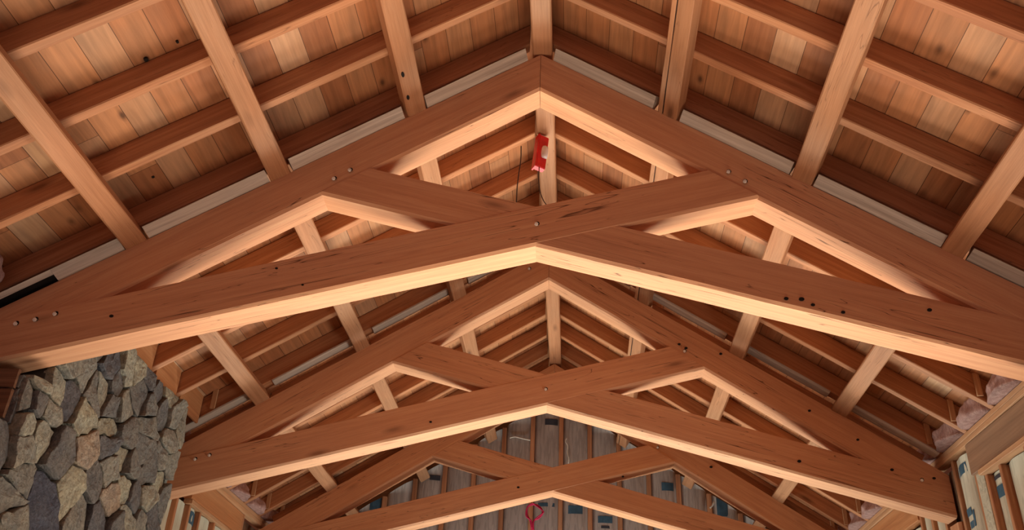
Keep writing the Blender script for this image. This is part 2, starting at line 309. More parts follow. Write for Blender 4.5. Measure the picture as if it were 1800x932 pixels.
# ================================================================== trusses
def pix_on(y, px, py):                              # point of the vertical plane y seen at a pixel
    d = FW + RT*((px-900)/1572.48) - UP*((py-466)/1572.48); return Vector((0.1597, 0, 0)) + d*(y/d.y)
def truss(i, label, bolts, holes):
    Y = YT[i]; ox = sh(Y); t = empty('roof_truss', (ox, Y, ZB)); m = M['truss']
    tag(t, label, 'roof truss', 'scissor trusses of the hall')
    def ch_(name, a, b, th, d, ang, c0, c1, off):
        yc = Y+TW/2
        return beam(name, (ox+a[0], yc, a[1]), (ox+b[0], yc, b[1]), th, d, m, t, (-math.sin(ang), 0, math.cos(ang)), c0, c1, ch=0.004, wob=0.003, chb=0.018)
    db, dt = DB*math.cos(AB), DT*math.cos(AT)
    zb = lambda x, s: ZB+s*SB*x
    zt = lambda x: ZT-ST*abs(x)
    xi = (ZT-ZB)/(ST+SB); xo = (ZT-ZB-DB)/(ST+SB)   # where the raised end of a crossing chord meets the upper chord
    # cut slope of that end, in the chord's own frame
    def cut(sgn):
        dx, dz = sgn*(xo-xi), (zb(xo, 1)+DB)-zb(xi, 1)
        c, s_ = math.cos(AB), math.sin(AB)*sgn
        return (dx*c+dz*s_)/(-dx*s_+dz*c)
    e = 0.02
    ch_('lower_chord', (-XE, zb(-XE, 1)), (xi+e, zb(xi+e, 1)), TW, db, AB, math.tan(AB), cut(1), 0)
    ch_('lower_chord', (-xi-e, zb(-xi-e, -1)), (XE, zb(XE, -1)), TW-0.008, db, -AB, cut(-1), -math.tan(AB), 0)
    ch_('upper_chord', (-XE, zt(XE)), (-0.0015, zt(0)), TW-0.016, dt, AT, math.tan(AT), math.tan(AT), 0)
    ch_('upper_chord', (0.0015, zt(0)), (XE, zt(XE)), TW-0.016, dt, -AT, -math.tan(AT), -math.tan(AT), 0)
    for px, py in bolts:
        p = pix_on(Y, px, py); V = []; F = []; mi = []
        r1, r2 = 0.0165, 0.0135
        for k in range(10):
            q = 2*math.pi*k/10; V.append((p.x+r1*math.cos(q)+0.004, Y-0.0035, p.z+r1*math.sin(q)+0.006))
        F.append(tuple(range(10))); mi.append(1)
        for yy, rr in ((Y-0.003, r2), (Y-0.012, r2), (Y-0.014, r2*0.6)):
            for k in range(6):
                q = 2*math.pi*k/6+0.3; V.append((p.x+rr*math.cos(q), yy, p.z+rr*math.sin(q)))
        for a in (10, 16):
            for k in range(6): F.append((a+k, a+(k+1) % 6, a+6+(k+1) % 6, a+6+k)); mi.append(0)
        F.append(tuple(range(22, 28))); mi.append(0)
        tag(mesh_obj('bolt', V, F, [M['steel'], M['dark']], t, mi=mi), 'pale steel bolt head in its dark bore')
    for px, py, r in holes:
        p = pix_on(Y, px, py); V = [(p.x+r*1.4*math.cos(2*math.pi*k/12), Y-0.0036, p.z+r*math.sin(2*math.pi*k/12)) for k in range(12)]
        V += [(v[0], Y+0.01, v[2]) for v in V]
        F = [tuple(range(12))]+[(k, (k+1) % 12, 12+(k+1) % 12, 12+k) for k in range(12)]
        tag(mesh_obj('bolt_hole', V, F, [M['dark']], t), 'dark bored hole')
    return t
truss(0, 'nearest and largest scissor truss, its cream underside spanning the whole width of the view',
      [(587, 315), (615, 300), (943, 395), (1280, 303), (1309, 320), (97, 553), (62, 563), (28, 570)],
      [(1382, 525, .010), (1409, 526, .012), (1429, 536, .009), (1482, 549, .009), (1634, 545, .010), (486, 472, .007), (532, 501, .006), (196, 556, .010)])
truss(1, 'second scissor truss, behind the nearest one, its right end by the insulated stud wall',
      [(959, 685), (930, 473), (343, 808), (368, 801), (1203, 618), (1620, 845)],
      [(1568, 826, .011), (1405, 811, .012), (1423, 722, .009), (1508, 773, .009), (1194, 605, .009), (1206, 612, .010), (757, 742, .009), (1642, 841, .010), (1267, 622, .010)])
truss(2, 'farthest and lowest scissor truss, just in front of the far gable wall',
      [(1156, 787)], [(911, 857, .012), (1250, 821, .013), (1095, 838, .010), (690, 940, .01)])

# ================================================================== ridge and purlins
PW, PD = 0.142, 0.128
def along(x, y): return (x+sh(y), y)
def lengthwise(name, x, z, w, h, up, mat, parent=None, y0=-0.4, y1=YG-0.02, **k):
    a, b = along(x, y0), along(x, y1)
    return beam(name, (a[0], a[1], z), (b[0], b[1], z), w, h, mat, parent, up, seg=0.22, **k)
tag(lengthwise('ridge_beam', 0.012, 4.647, 0.146, 0.27, (0, 0, 1), M['purlin'], ch=0.01), 'pale ridge beam running along the very top of the roof', 'beam')
for x, lab in ((-0.858, 'left purlin nearest the ridge, bored with two dark holes at its front'), (-1.742, 'middle left purlin, long split down its right edge'), (-2.612, 'left purlin nearest the eaves, with a grey side face'),
               (1.742, 'middle right purlin, plain tan underside ending at a knot'), (2.600, 'right purlin nearest the eaves, knotty underside')):
    sg = 1 if x > 0 else -1; n = (sg*math.sin(AT), 0, math.cos(AT))
    tag(lengthwise('purlin', x, roof(x, -0.008), PW, PD, n, M['purlin'], ch=0.008, wob=0.004), lab, 'purlin', 'purlins under the rafters')
x = 0.886; n = (math.sin(AT), 0, math.cos(AT)); t = empty('purlin', (x+sh(0), 0.0, roof(x))); ca, sa = math.cos(AT), math.sin(AT)
for off, wd in ((-0.054, 0.032), (0.0225, 0.105)):
    xx = x+off*ca; lengthwise('split_timber', xx, roof(x, -0.008)-off*sa, wd, PD, n, M['purlin'], t, ch=0.005, wob=0.003)
lengthwise('crack', x-0.034*ca, roof(x, -0.008)+0.034*sa+0.012, 0.012, PD-0.02, n, M['dark'], t, ch=0.001, wob=0.0)
tag(t, 'right purlin nearest the ridge, split lengthwise by a deep dark crack', 'purlin', 'purlins under the rafters')
for px, py in ((708, 131), (717, 171)):             # bored holes in the left purlin by the ridge
    d = FW + RT*((px-900)/1572.48) - UP*((py-466)/1572.48); C0 = Vector((0.1597, 0, 0)); nn = Vector((-sa, 0, ca)); q0 = Vector((-0.858+sh(4.5), 0, roof(0.858, -0.008)))
    p = C0+d*((q0-C0).dot(nn)/d.dot(nn)); X = Vector((0.019, 1, 0)).normalized(); Yv = nn.cross(X)
    V = [p-nn*0.0035+X*0.024*math.cos(k*math.pi/6)+Yv*0.011*math.sin(k*math.pi/6) for k in range(12)]; V += [v+nn*0.02 for v in V]
    pur = [o for o in COL.objects if o.name.startswith('purlin') and 'two dark holes' in o.get('label', '')][0]
    h = mesh_obj('bored_hole', V, [tuple(range(12))]+[(k, (k+1) % 12, 12+(k+1) % 12, 12+k) for k in range(12)], [M['dark']])
    ml = pur.matrix_world.inverted() @ Matrix.Translation(h.location) if False else None
    h.parent = pur; h.matrix_parent_inverse = pur.matrix_basis.inverted()

# ================================================================== common rafters
RY = [(1.10, .07), (1.64, .07), (2.18, .07), (2.73, .07), (3.27, .068), (3.81, .068), (4.33, .066), (4.885, .085), (5.40, .068), (5.92, .07), (6.50, .07), (7.04, .066), (7.605, .115), (8.16, .07), (8.71, .07), (9.26, .07), (9.81, .07), (10.35, .07), (10.90, .07), (11.45, .07)]
def where(y):
    o = ['first', 'second', 'third', 'fourth', 'fifth', 'sixth', 'seventh', 'eighth']
    ys = [r[0] for r in RY]
    i = ys.index(y)
    if y == 4.885: return 'directly over the nearest truss'
    if y == 7.605: return 'directly over the second truss'
    if y == 10.35: return 'directly in front of the farthest truss'
    if y < 4.885: return o[ys.index(4.885)-i-1]+' one in front of the nearest truss'
    if y < 7.605: return o[i-ys.index(4.885)-1]+' one behind the nearest truss'
    if y < 10.35: return o[i-ys.index(7.605)-1]+' one behind the second truss'
    return o[i-ys.index(10.35)-1]+' one behind the farthest truss'
for y, w in RY:
    for sg, side in ((-1, 'left'), (1, 'right')):
        hh = 0.15; x0 = sg*0.086; x1 = sg*3.52; ox = sh(y)
        dn = 0.2*math.cos(AT)
        a = (ox+x0, y+w/2, roof(x0, hh)); b = (ox+x1, y+w/2, roof(x1, hh))
        up = (sg*math.sin(AT), 0, math.cos(AT)); tn = -math.tan(AT)
        o = beam('common_rafter', a, b, w, dn, M['rafter'], None, up, cut0=tn, cut1=tn, seg=0.25, wob=0.003)
        if y == 7.605:                               # pale strip added so the weathered underside reads bright
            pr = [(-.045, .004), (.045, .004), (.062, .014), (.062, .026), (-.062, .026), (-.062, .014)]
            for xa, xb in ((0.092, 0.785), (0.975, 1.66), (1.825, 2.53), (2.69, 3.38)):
                e_ = beam('soffit_bright_strip', (ox+sg*xa, y+w/2-0.008, roof(xa, hh-0.034)), (ox+sg*xb, y+w/2-0.008, roof(xb, hh-0.034)), 0.1, 0.03, M['grey'], None, up, prof=pr, wob=0.004)
                e_.parent = o; e_.matrix_parent_inverse = o.matrix_basis.inverted(); e_['label'] = 'pale strip added to brighten the weathered underside'
        tag(o, f'rafter on the {side} roof slope, {where(y)}', 'rafter', f'common rafters of the {side} slope')

# packing boards between the purlins, along the top of the nearest truss
segs = [(0.092, 0.792), (0.945, 1.668), (1.815, 2.54), (2.68, 3.40)]
names = ['between ridge and first purlin', 'between first and middle purlins', 'between middle and lowest purlins', 'below the lowest purlin']
def wedge(sg, pts): return [(sg*(y-YT[0]), h*ca) for y, h in pts]
for sg, side in ((-1, 'left'), (1, 'right')):
    for (a, b), nm in zip(segs, names):
        Y = YT[0]; ox = sh(Y)
        if sg == -1 and a == 2.68: b = 3.055
        if sg == 1 and a == 0.945: a = 0.972
        if sg == 1 and b == 3.40: b = 3.28
        pr = wedge(sg, [(Y, 0.003), (Y-0.085, 0.040), (Y-0.078, 0.050), (Y+0.02, 0.145), (Y+0.06, 0.145), (Y+0.06, 0.003)])
        o = beam('packing_or_shade_board', (ox+sg*a, Y, roof(a)), (ox+sg*b, Y, roof(b)), 0.10, 0.14, M['grey'], None, (sg*sa, 0, ca), prof=pr, wob=0.003)
        tag(o, f'weathered grey board on top of the nearest truss, {side} side, {nm}', 'board', 'grey packing boards on the nearest truss')
        if sg == -1 and b == 3.055:
            pr = wedge(sg, [(Y-0.045, 0.022), (Y-0.085, 0.040), (Y-0.078, 0.050), (Y-0.045, 0.082)])
            o = beam('packing_strip', (ox-3.056, Y, roof(3.056)), (ox-3.42, Y, roof(3.42)), 0.10, 0.1, M['grey'], None, (-sa, 0, ca), prof=pr)
            tag(o, 'thin grey strip above the black gap at the left end of the nearest truss', 'board')
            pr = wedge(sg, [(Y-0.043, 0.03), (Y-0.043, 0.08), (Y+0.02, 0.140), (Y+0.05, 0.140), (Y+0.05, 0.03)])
            o = beam('gap_shade_strip', (ox-3.057, Y, roof(3.057)), (ox-3.40, Y, roof(3.40)), 0.05, 0.09, M['gap_shade'], None, (-sa, 0, ca), prof=pr)  # black strip put in for the shade inside the open gap
            tag(o, 'black strip as shade in the gap on top of the nearest truss at far left', 'gap_shade')
    for ti, tn_ in ((1, 'second'), (2, 'farthest')):  # boards added at the rear so the gaps over these trusses look dark
        for (a, b), nm in zip(segs, names):
            Y = YT[ti]+0.17; ox = sh(Y); b = min(b, 3.27); a = 0.972 if (sg == 1 and a == 0.945) else a
            o = beam('packing_or_shade_board', (ox+sg*a, Y, roof(a, 0.003)), (ox+sg*b, Y, roof(b, 0.003)), 0.06, 0.141*ca, M['rafter'], None, (sg*sa, 0, ca), wob=0.002)
            tag(o, f'added brown board darkening gap over the {tn_} truss, {side} side, {nm}', 'board', f'added brown boards darkening gaps on the {tn_} truss')

# ================================================================== walls: plates, headers, studs, batts
ORD = ['first', 'second', 'third', 'fourth', 'fifth', 'sixth', 'seventh', 'eighth', 'ninth', 'tenth', 'eleventh', 'twelfth', 'thirteenth', 'fourteenth', 'fifteenth', 'sixteenth', 'seventeenth', 'eighteenth', 'nineteenth', 'twentieth']
PT = 2.612
for sg, side in ((-1, 'left'), (1, 'right')):
    y0 = 7.24 if sg < 0 else 3.0
    for z, nm in ((PT-0.042, 'upper'), (PT-0.086, 'lower')):
        a, b = along(sg*3.455, y0), along(sg*3.455, YG)
        tag(beam('top_plate', (a[0], a[1], z), (b[0], b[1], z), 0.09, 0.041, M['plate'], seg=0.3, ch=0.003), f'{nm} of the two long plates on top of the {side} wall', 'wall plate', f'top plates of the {side} wall')
def batt(y0, y1, z0, z1, x, sg, mat, label, group, bulge=0.035, ink=None, axis='y', top=None):
    """a faced insulation batt pushed between studs, bulging toward the room; coordinates along the wall (u), z"""
    nu, nz = 8, max(4, int((z1-z0)/0.22)); nm = 'insulation_batt'
    s = random.random()*50
    def P(u, v, d=0.0):
        k = math.sin(math.pi*min(max(u, 0), 1))**0.55
        zz = z0+(z1-z0)*v; uu = y0+(y1-y0)*u
        ztop = (top(uu) if top else z1)
        zz = min(zz, ztop)
        off = bulge*k*(1+0.35*noise.noise(Vector((u*2, zz*1.7, s))))+0.008*noise.noise(Vector((u*6, zz*6, s)))+d
        if axis == 'y': return Vector((x-sg*off, uu, zz))
        return Vector((uu, x-off, zz))
    V = []; F = []
    for j in range(nz+1):
        for i in range(nu+1): V.append(P(i/nu, j/nz))
    nf = len(V)
    for j in range(nz+1):
        for i in range(nu+1):
            p = P(i/nu, j/nz); V.append(Vector((x+sg*0.05, p.y, p.z)) if axis == 'y' else Vector((p.x, x+0.05, p.z)))
    w = nu+1
    for j in range(nz):
        for i in range(nu):
            a = j*w+i; F.append((a, a+1, a+w+1, a+w)); F.append((nf+a, nf+a+w, nf+a+w+1, nf+a+1))
    for j in range(nz):
        for i in (0, nu): a = j*w+i; F.append((a, a+w, nf+a+w, nf+a))
    for i in range(nu):
        for j in (0, nz): a = j*w+i; F.append((a, nf+a, nf+a+1, a+1))
    o = mesh_obj(nm, V, F, [mat], None, True)
    tag(o, label, 'insulation', group)
    for (ua, ub, za, zb_, mk) in (ink or []):
        n1, n2 = 4, 3; VV = []; FF = []
        va, vb = (za-z0)/(z1-z0), (zb_-z0)/(z1-z0)
        for j in range(n2+1):
            for i in range(n1+1): VV.append(P((ua+(ub-ua)*i/n1-y0)/(y1-y0), va+(vb-va)*j/n2, 0.004)-o.location)
        for j in range(n2):
            for i in range(n1): a = j*(n1+1)+i; FF.append((a, a+1, a+n1+2, a+n1+1))
        me = bpy.data.meshes.new('printed_block'); me.from_pydata([tuple(v) for v in VV], [], FF); me.update(); me.materials.append(M[mk])
        q = bpy.data.objects.new('printed_block', me); COL.objects.link(q); q.parent = o; q['label'] = 'blue printed block' if mk == 'blue' else 'dark printed lettering block'
    return o
# right wall
RS = 3.45
def wallx(y, d=0.0): return RS+d+sh(y)
rst = [7.52, 7.135, 6.955, 6.70, 6.27, 5.86, 5.45]
def stud(x0, x1, ya, yb, z0, z1, label, group, mat='stud'):
    return tag(box('wall_stud', (x0, ya, z0), (x1, yb, z1), M[mat]), label, 'stud', group)
hz = 2.275
desc = {7.52: 'stud of the right wall against the end of the second truss', 7.135: 'right wall stud beside the pale batt printed with blue blocks', 6.955: 'right wall stud at the end of the plywood header', 6.70: 'right wall stud under the header, right of the narrow batt',
        6.27: 'right wall stud under the header at the edge of the view', 5.86: 'right wall stud under the header, beyond the edge of the view', 5.45: 'right wall stud under the header, farthest out of view'}
for y in rst:
    x = wallx(y); top = PT-0.088 if y > 7.0 else hz-0.045
    stud(x, x+0.09, y, y+0.042, FLOOR, top, desc[y], 'studs of the right wall')
tag(box('paper_flange', (wallx(7)-0.004, 7.0, FLOOR), (wallx(7)+0.006, 7.135, 2.50), M['foil']), 'pale paper flange stapled between two right wall studs', 'insulation')
tag(box('header_board', (wallx(6)-0.02, 3.0, hz), (wallx(6)+0.06, 7.13, PT-0.09), M['plygrey']), 'aged plywood header under the plates of the right wall', 'header')
tag(box('header_sill', (wallx(6)-0.03, 3.0, hz-0.043), (wallx(6)+0.06, 6.99, hz-0.001), M['plate']), 'light board along the bottom of the right wall header', 'board')
xb = wallx(7)+0.052
batt(7.18, 7.515, FLOOR, 2.50, xb, 1, M['foil'], 'pale batt with blue printed blocks by the end of the second truss', 'batts of the right wall', 0.05,
     ink=[(7.36, 7.50, 2.03, 2.09, 'blue'), (7.36, 7.45, 1.93, 1.985, 'blue'), (7.32, 7.35, 1.93, 2.06, 'blue'), (7.36, 7.47, 1.80, 1.87, 'blue'), (7.28, 7.50, 2.36, 2.44, 'blue')])
batt(6.75, 6.95, FLOOR, hz-0.05, xb, 1, M['foil'], 'narrow silvery batt between the header studs of the right wall', 'batts of the right wall', 0.02, ink=[(6.77, 6.93, 2.03, 2.12, 'blue'), (6.80, 6.93, 2.17, 2.20, 'ink')])
batt(6.32, 6.695, FLOOR, hz-0.05, xb, 1, M['foil'], 'wide pale batt at the right edge of the view', 'batts of the right wall', 0.035)
batt(5.91, 6.265, FLOOR, hz-0.05, xb, 1, M['foil'], 'wide pale batt of the right wall just beyond the edge of the view', 'batts of the right wall', 0.035)
for k, y in enumerate([7.90, 8.19, 8.45, 8.86, 9.27, 9.68, 10.09, 10.72, 11.1, 11.45]):
    x = wallx(y); top = PT-0.088 if (y < 8.5 or y > 9.75) else hz-0.045
    stud(x, x+0.09, y, y+0.042, FLOOR, top, f'right wall stud behind the second truss, {ORD[k]} counting away from it', 'far studs of the right wall')
ys = [7.90, 8.19, 8.45, 8.86, 9.27, 9.68, 10.09]
for k, (a, b) in enumerate(zip(ys, ys[1:])):
    batt(a+0.044, b-0.002, FLOOR, 2.50 if b < 8.5 else hz-0.05, wallx(a)+0.052, 1, M['foil'], f'pale batt of the right wall behind the second truss, {ORD[k]} counting away from it', 'far batts of the right wall', 0.04)
tag(box('header_board', (wallx(9)-0.02, 8.50, hz), (wallx(9)+0.06, 9.95, PT-0.09), M['ply']), 'orange plywood header of the right wall beyond the second truss', 'header')
# left wall beyond the chimney
def wl(y, d=0.0): return -RS-d+sh(y)
for k, y in enumerate([7.30, 7.92, 8.20, 8.51, 8.78, 9.19, 9.60, 9.98, 10.75, 11.15, 11.5]):
    x = wl(y); top = PT-0.088 if (y < 8.4 or y > 9.9) else hz-0.045
    stud(x-0.09, x, y, y+0.042, FLOOR, top, f'left wall stud beyond the chimney, {ORD[k]} counting from it', 'studs of the left wall')
ys = [7.92, 8.20, 8.51, 8.78, 9.19, 9.60, 9.98]
for k, (a, b) in enumerate(zip(ys, ys[1:])):
    batt(a+0.044, b-0.002, FLOOR, hz-0.05, wl(a)-0.052, -1, M['foil'], f'pale batt of the left wall beyond the chimney, {ORD[k]} counting from it', 'batts of the left wall', 0.035,
         ink=[(8.60, 8.76, 2.08, 2.2, 'blue')] if k == 2 else None)
tag(box('header_board', (wl(9)-0.06, 8.44, hz), (wl(9)+0.02, 9.97, PT-0.09), M['ply']), 'orange plywood header of the left wall below the farther truss', 'header')
tag(box('header_sill', (wl(9)-0.06, 8.46, hz-0.043), (wl(9)+0.025, 9.95, hz-0.001), M['plate']), 'light board along the bottom of the left wall header', 'board')
# posts carrying the truss ends
def post(x, y, label):
    z = ZB-SB*(abs(x)-sh(y)*(1 if x > 0 else -1)-0.11)-0.006
    sg = 1 if x > 0 else -1
    z = ZB-SB*(XE)+0.0
    t = box('corner_post', (x-0.07*(1 if x > 0 else 0.6), y+0.012, FLOOR), (x+0.07*(0.6 if x > 0 else 1), y+TW-0.012, z-0.028), M['stud'], ch=0.02)
    return tag(t, label, 'post', 'posts under the truss ends')
post(wallx(7.7, 0.075), YT[1], 'orange post under the right end of the second truss')
post(wallx(10.5, 0.075), YT[2], 'post under the right end of the farthest truss')
post(wl(10.5, 0.075), YT[2], 'post under the left end of the farthest truss')
post(wl(7.7, 0.075), YT[1], 'post under the left end of the second truss, behind the chimney')
post(wallx(5, 0.075), YT[0], 'post under the right end of the nearest truss')

# pink fibre stuffed between the rafter ends, each against a narrow board
def fluff(y0, y1, sg, label, group, h0=0.16, h1=0.345, x0=3.30, x1=3.50):
    n, m_ = 12, 12; V = []; F = []; s = random.random()*40
    for j in range(m_+1):
        for i in range(n+1):
            u, v = i/n, j/m_
            k = (math.sin(math.pi*min(1, max(0, 0.12+0.76*u)))**0.45)*(1-0.55*v**2)
            xx = x1-(x1-x0)*k*(1.0+0.3*noise.noise(Vector((u*3, v*3, s))))+0.007*noise.noise(Vector((u*11, v*11, s)))
            yy = y0+(y1-y0)*u
            xs = sg*xx; hb = PT-roof(3.44)+0.004
            zlo = max(PT+0.002, roof(xx, 0.0)+0.0) if xx > 3.4 else roof(xx, 0.02)+max(0, (PT-roof(3.41, 0.02))*0.9)
            zlo = PT+0.004 if xx > 3.40 else PT+0.004
            zhi = roof(xx, h1)
            V.append(Vector((xs+sh(y0), yy, zlo+(zhi-zlo)*v)))
    nf = len(V)
    for j in range(m_+1):
        for i in range(n+1):
            u, v = i/n, j/m_; V.append(Vector((sg*(x1+0.05)+sh(y0), y0+(y1-y0)*u, PT+0.004+(roof(x1+0.05, h1)-PT-0.004)*v)))
    w = n+1
    for j in range(m_):
        for i in range(n): a = j*w+i; F.append((a, a+1, a+w+1, a+w)); F.append((nf+a, nf+a+w, nf+a+w+1, nf+a+1))
        for i in (0, n): a = j*w+i; F.append((a, a+w, nf+a+w, nf+a))
    for i in range(n):
        for j in (0, m_): a = j*w+i; F.append((a, nf+a, nf+a+1, a+1))
    o = mesh_obj('fibre_insulation', V, F, [M['pink']], None, True)
    return tag(o, label, 'insulation', group)
def cleat(y, sg, label, x=3.30):
    o = beam('rafter_cleat', (sg*x+sh(y), y, roof(x, 0.155)), (sg*x+sh(y), y, roof(x, 0.34)), 0.02, 0.045, M['plate'], None, (sg, 0, 0), ch=0.002)
    return tag(o, label, 'cleat', 'narrow cleats beside the fibre insulation')
ry = [(y, w) for y, w in RY if 5.3 < y < 11.5]
for k in range(len(ry)-1):
    (ya, wa), (yb, wb) = ry[k], ry[k+1]
    for sg, side in ((-1, 'left'), (1, 'right')):
        if sg < 0 and yb < 7.3: continue
        fluff(ya+wa+0.012, yb-0.004-(0.016), sg, f'pink fibre above the {side} wall, rafter {where(yb)}'.replace(' one ', ' ').replace('directly ', ''), f'fibre insulation above the {side} wall')
        cleat(yb-0.0125, sg, f'small upright cleat above the {side} wall, rafter {where(yb)}'.replace(' one ', ' ').replace('directly ', ''))

# ------------------------------------------------------------------ gable wall at the far end
gs = [-0.185+0.392*k for k in range(-8, 9)]
def gtop(x): return roof(x, 0.12)
gl = []
for k, x in enumerate(gs):
    xx = x+sh(YG)*0+0.0; c = xx-0.13
    gl.append(xx)
    h = gtop(abs(c)+0.03)
    n = k-8
    nm = 'gable wall stud '+('just left of the ridge line' if n == 0 else f'{ORD[abs(n)-1]} to the {"left" if n < 0 else "right"} of the one under the ridge')
    stud(xx-0.030, xx+0.030, YG-0.005, YG+0.098, FLOOR, h, nm, 'studs of the gable wall')
ink = {8: [(-0.02, 0.16, 4.35, 4.44, 'ink'), (-0.09, 0.13, 3.215, 3.265, 'blue')], 9: [(0.31, 0.50, 3.13, 3.24, 'blue')], 10: [(0.70, 0.89, 3.02, 3.11, 'blue'), (0.74, 0.86, 2.95, 2.985, 'ink')], 12: [(1.55, 1.71, 3.47, 3.58, 'blue')], 14: [(2.26, 2.40, 3.15, 3.40, 'blue')], 2: [(-2.33, -2.19, 3.1, 3.3, 'blue')], 4: [(-1.56, -1.42, 3.53, 3.6, 'ink')]}
for k, (a, b) in enumerate(zip(gl, gl[1:])):
    c = (a+b)/2-0.13
    zt_ = gtop(max(abs(a-.13), abs(b-.13)))+0.10
    tf = (lambda u: gtop(abs(u-0.13)))
    n = k-8
    nm = 'kraft-faced batt of the gable wall '+('under the ridge' if n == 0 else f'{ORD[abs(n)-1]} to the {"left" if n < 0 else "right"} of the one under the ridge')
    batt(a+0.032, b-0.032, FLOOR, max(gtop(abs(a-.13)), gtop(abs(b-.13))), YG+0.045, 1, M['kraft'], nm, 'batts of the gable wall', 0.045, ink=ink.get(k), axis='x', top=tf)

# ================================================================== stone chimney
def clip(poly, a, b, c):                            # keep a*x+b*y<=c
    out = []
    for i in range(len(poly)):
        p, q = poly[i], poly[(i+1) % len(poly)]; dp, dq = a*p[0]+b*p[1]-c, a*q[0]+b*q[1]-c
        if dp <= 0: out.append(p)
        if (dp < 0 < dq) or (dq < 0 < dp): f = dp/(dp-dq); out.append((p[0]+(q[0]-p[0])*f, p[1]+(q[1]-p[1])*f))
    return out
SEEDS = [(5.069, 2.069), (5.219, 2.083), (5.489, 2.32), (5.766, 2.495), (5.282, 2.273), (6.006, 2.561), (6.15, 2.62), (5.755, 2.297), (5.938, 2.411), (5.958, 2.24), (6.12, 2.318), (6.273, 2.493), (6.576, 2.626), (6.507, 2.469), (5.606, 2.031), (5.207, 1.908), (5.071, 1.921), (5.387, 2.102), (5.06, 1.621), (5.467, 1.745), (5.197, 1.798), (5.714, 1.855), (6.265, 2.143), (6.562, 2.315), (6.745, 2.527), (6.952, 2.554), (6.994, 2.341), (6.007, 2.105), (6.041, 1.996), (6.576, 2.164), (6.125, 1.86), (6.451, 1.963), (6.777, 2.034), (5.136, 1.46), (5.44, 1.423), (5.703, 1.589), (5.959, 1.707), (6.431, 1.788), (6.255, 1.649), (5.114, 1.344), (5.894, 1.467), (5.177, 1.242), (6.58, 1.755), (6.853, 1.847), (6.974, 2.021), (6.936, 2.151), (6.182, 1.501), (6.535, 1.591), (6.444, 1.51), (6.825, 1.605), (6.99, 1.725), (5.01, 1.781), (4.95, 1.90), (5.673, 2.248), (6.259, 1.978), (7.129, 2.494), (7.10, 2.2), (7.13, 1.9), (6.4, 2.66), (6.8, 2.69), (5.6, 2.6)]
TONE = {1: .72, 14: .82, 18: .62, 34: .05, 21: .95, 27: .78, 38: .95, 35: .85, 19: .3, 22: .35, 23: .5, 5: .7, 2: .55, 31: .4, 43: .7, 9: .3, 3: .15, 40: .5, 12: .25, 24: .3, 37: .8, 44: .85, 26: .6}
rs = random.Random(3)
def far(p, S, d): return all((p[0]-q[0])**2+(p[1]-q[1])**2 > d*d for q in S)
tries = 0
while tries < 4000 and len(SEEDS) < 190:
    tries += 1; p = (rs.uniform(4.2, 7.3), rs.uniform(FLOOR, 1.45))
    if p[1] > 1.1 and p[0] > 5.0: continue
    if far(p, SEEDS, 0.26): SEEDS.append(p)
for p in [(4.8, 1.6), (4.6, 1.45), (4.45, 1.2)]: SEEDS.append(p)
XS = -3.075
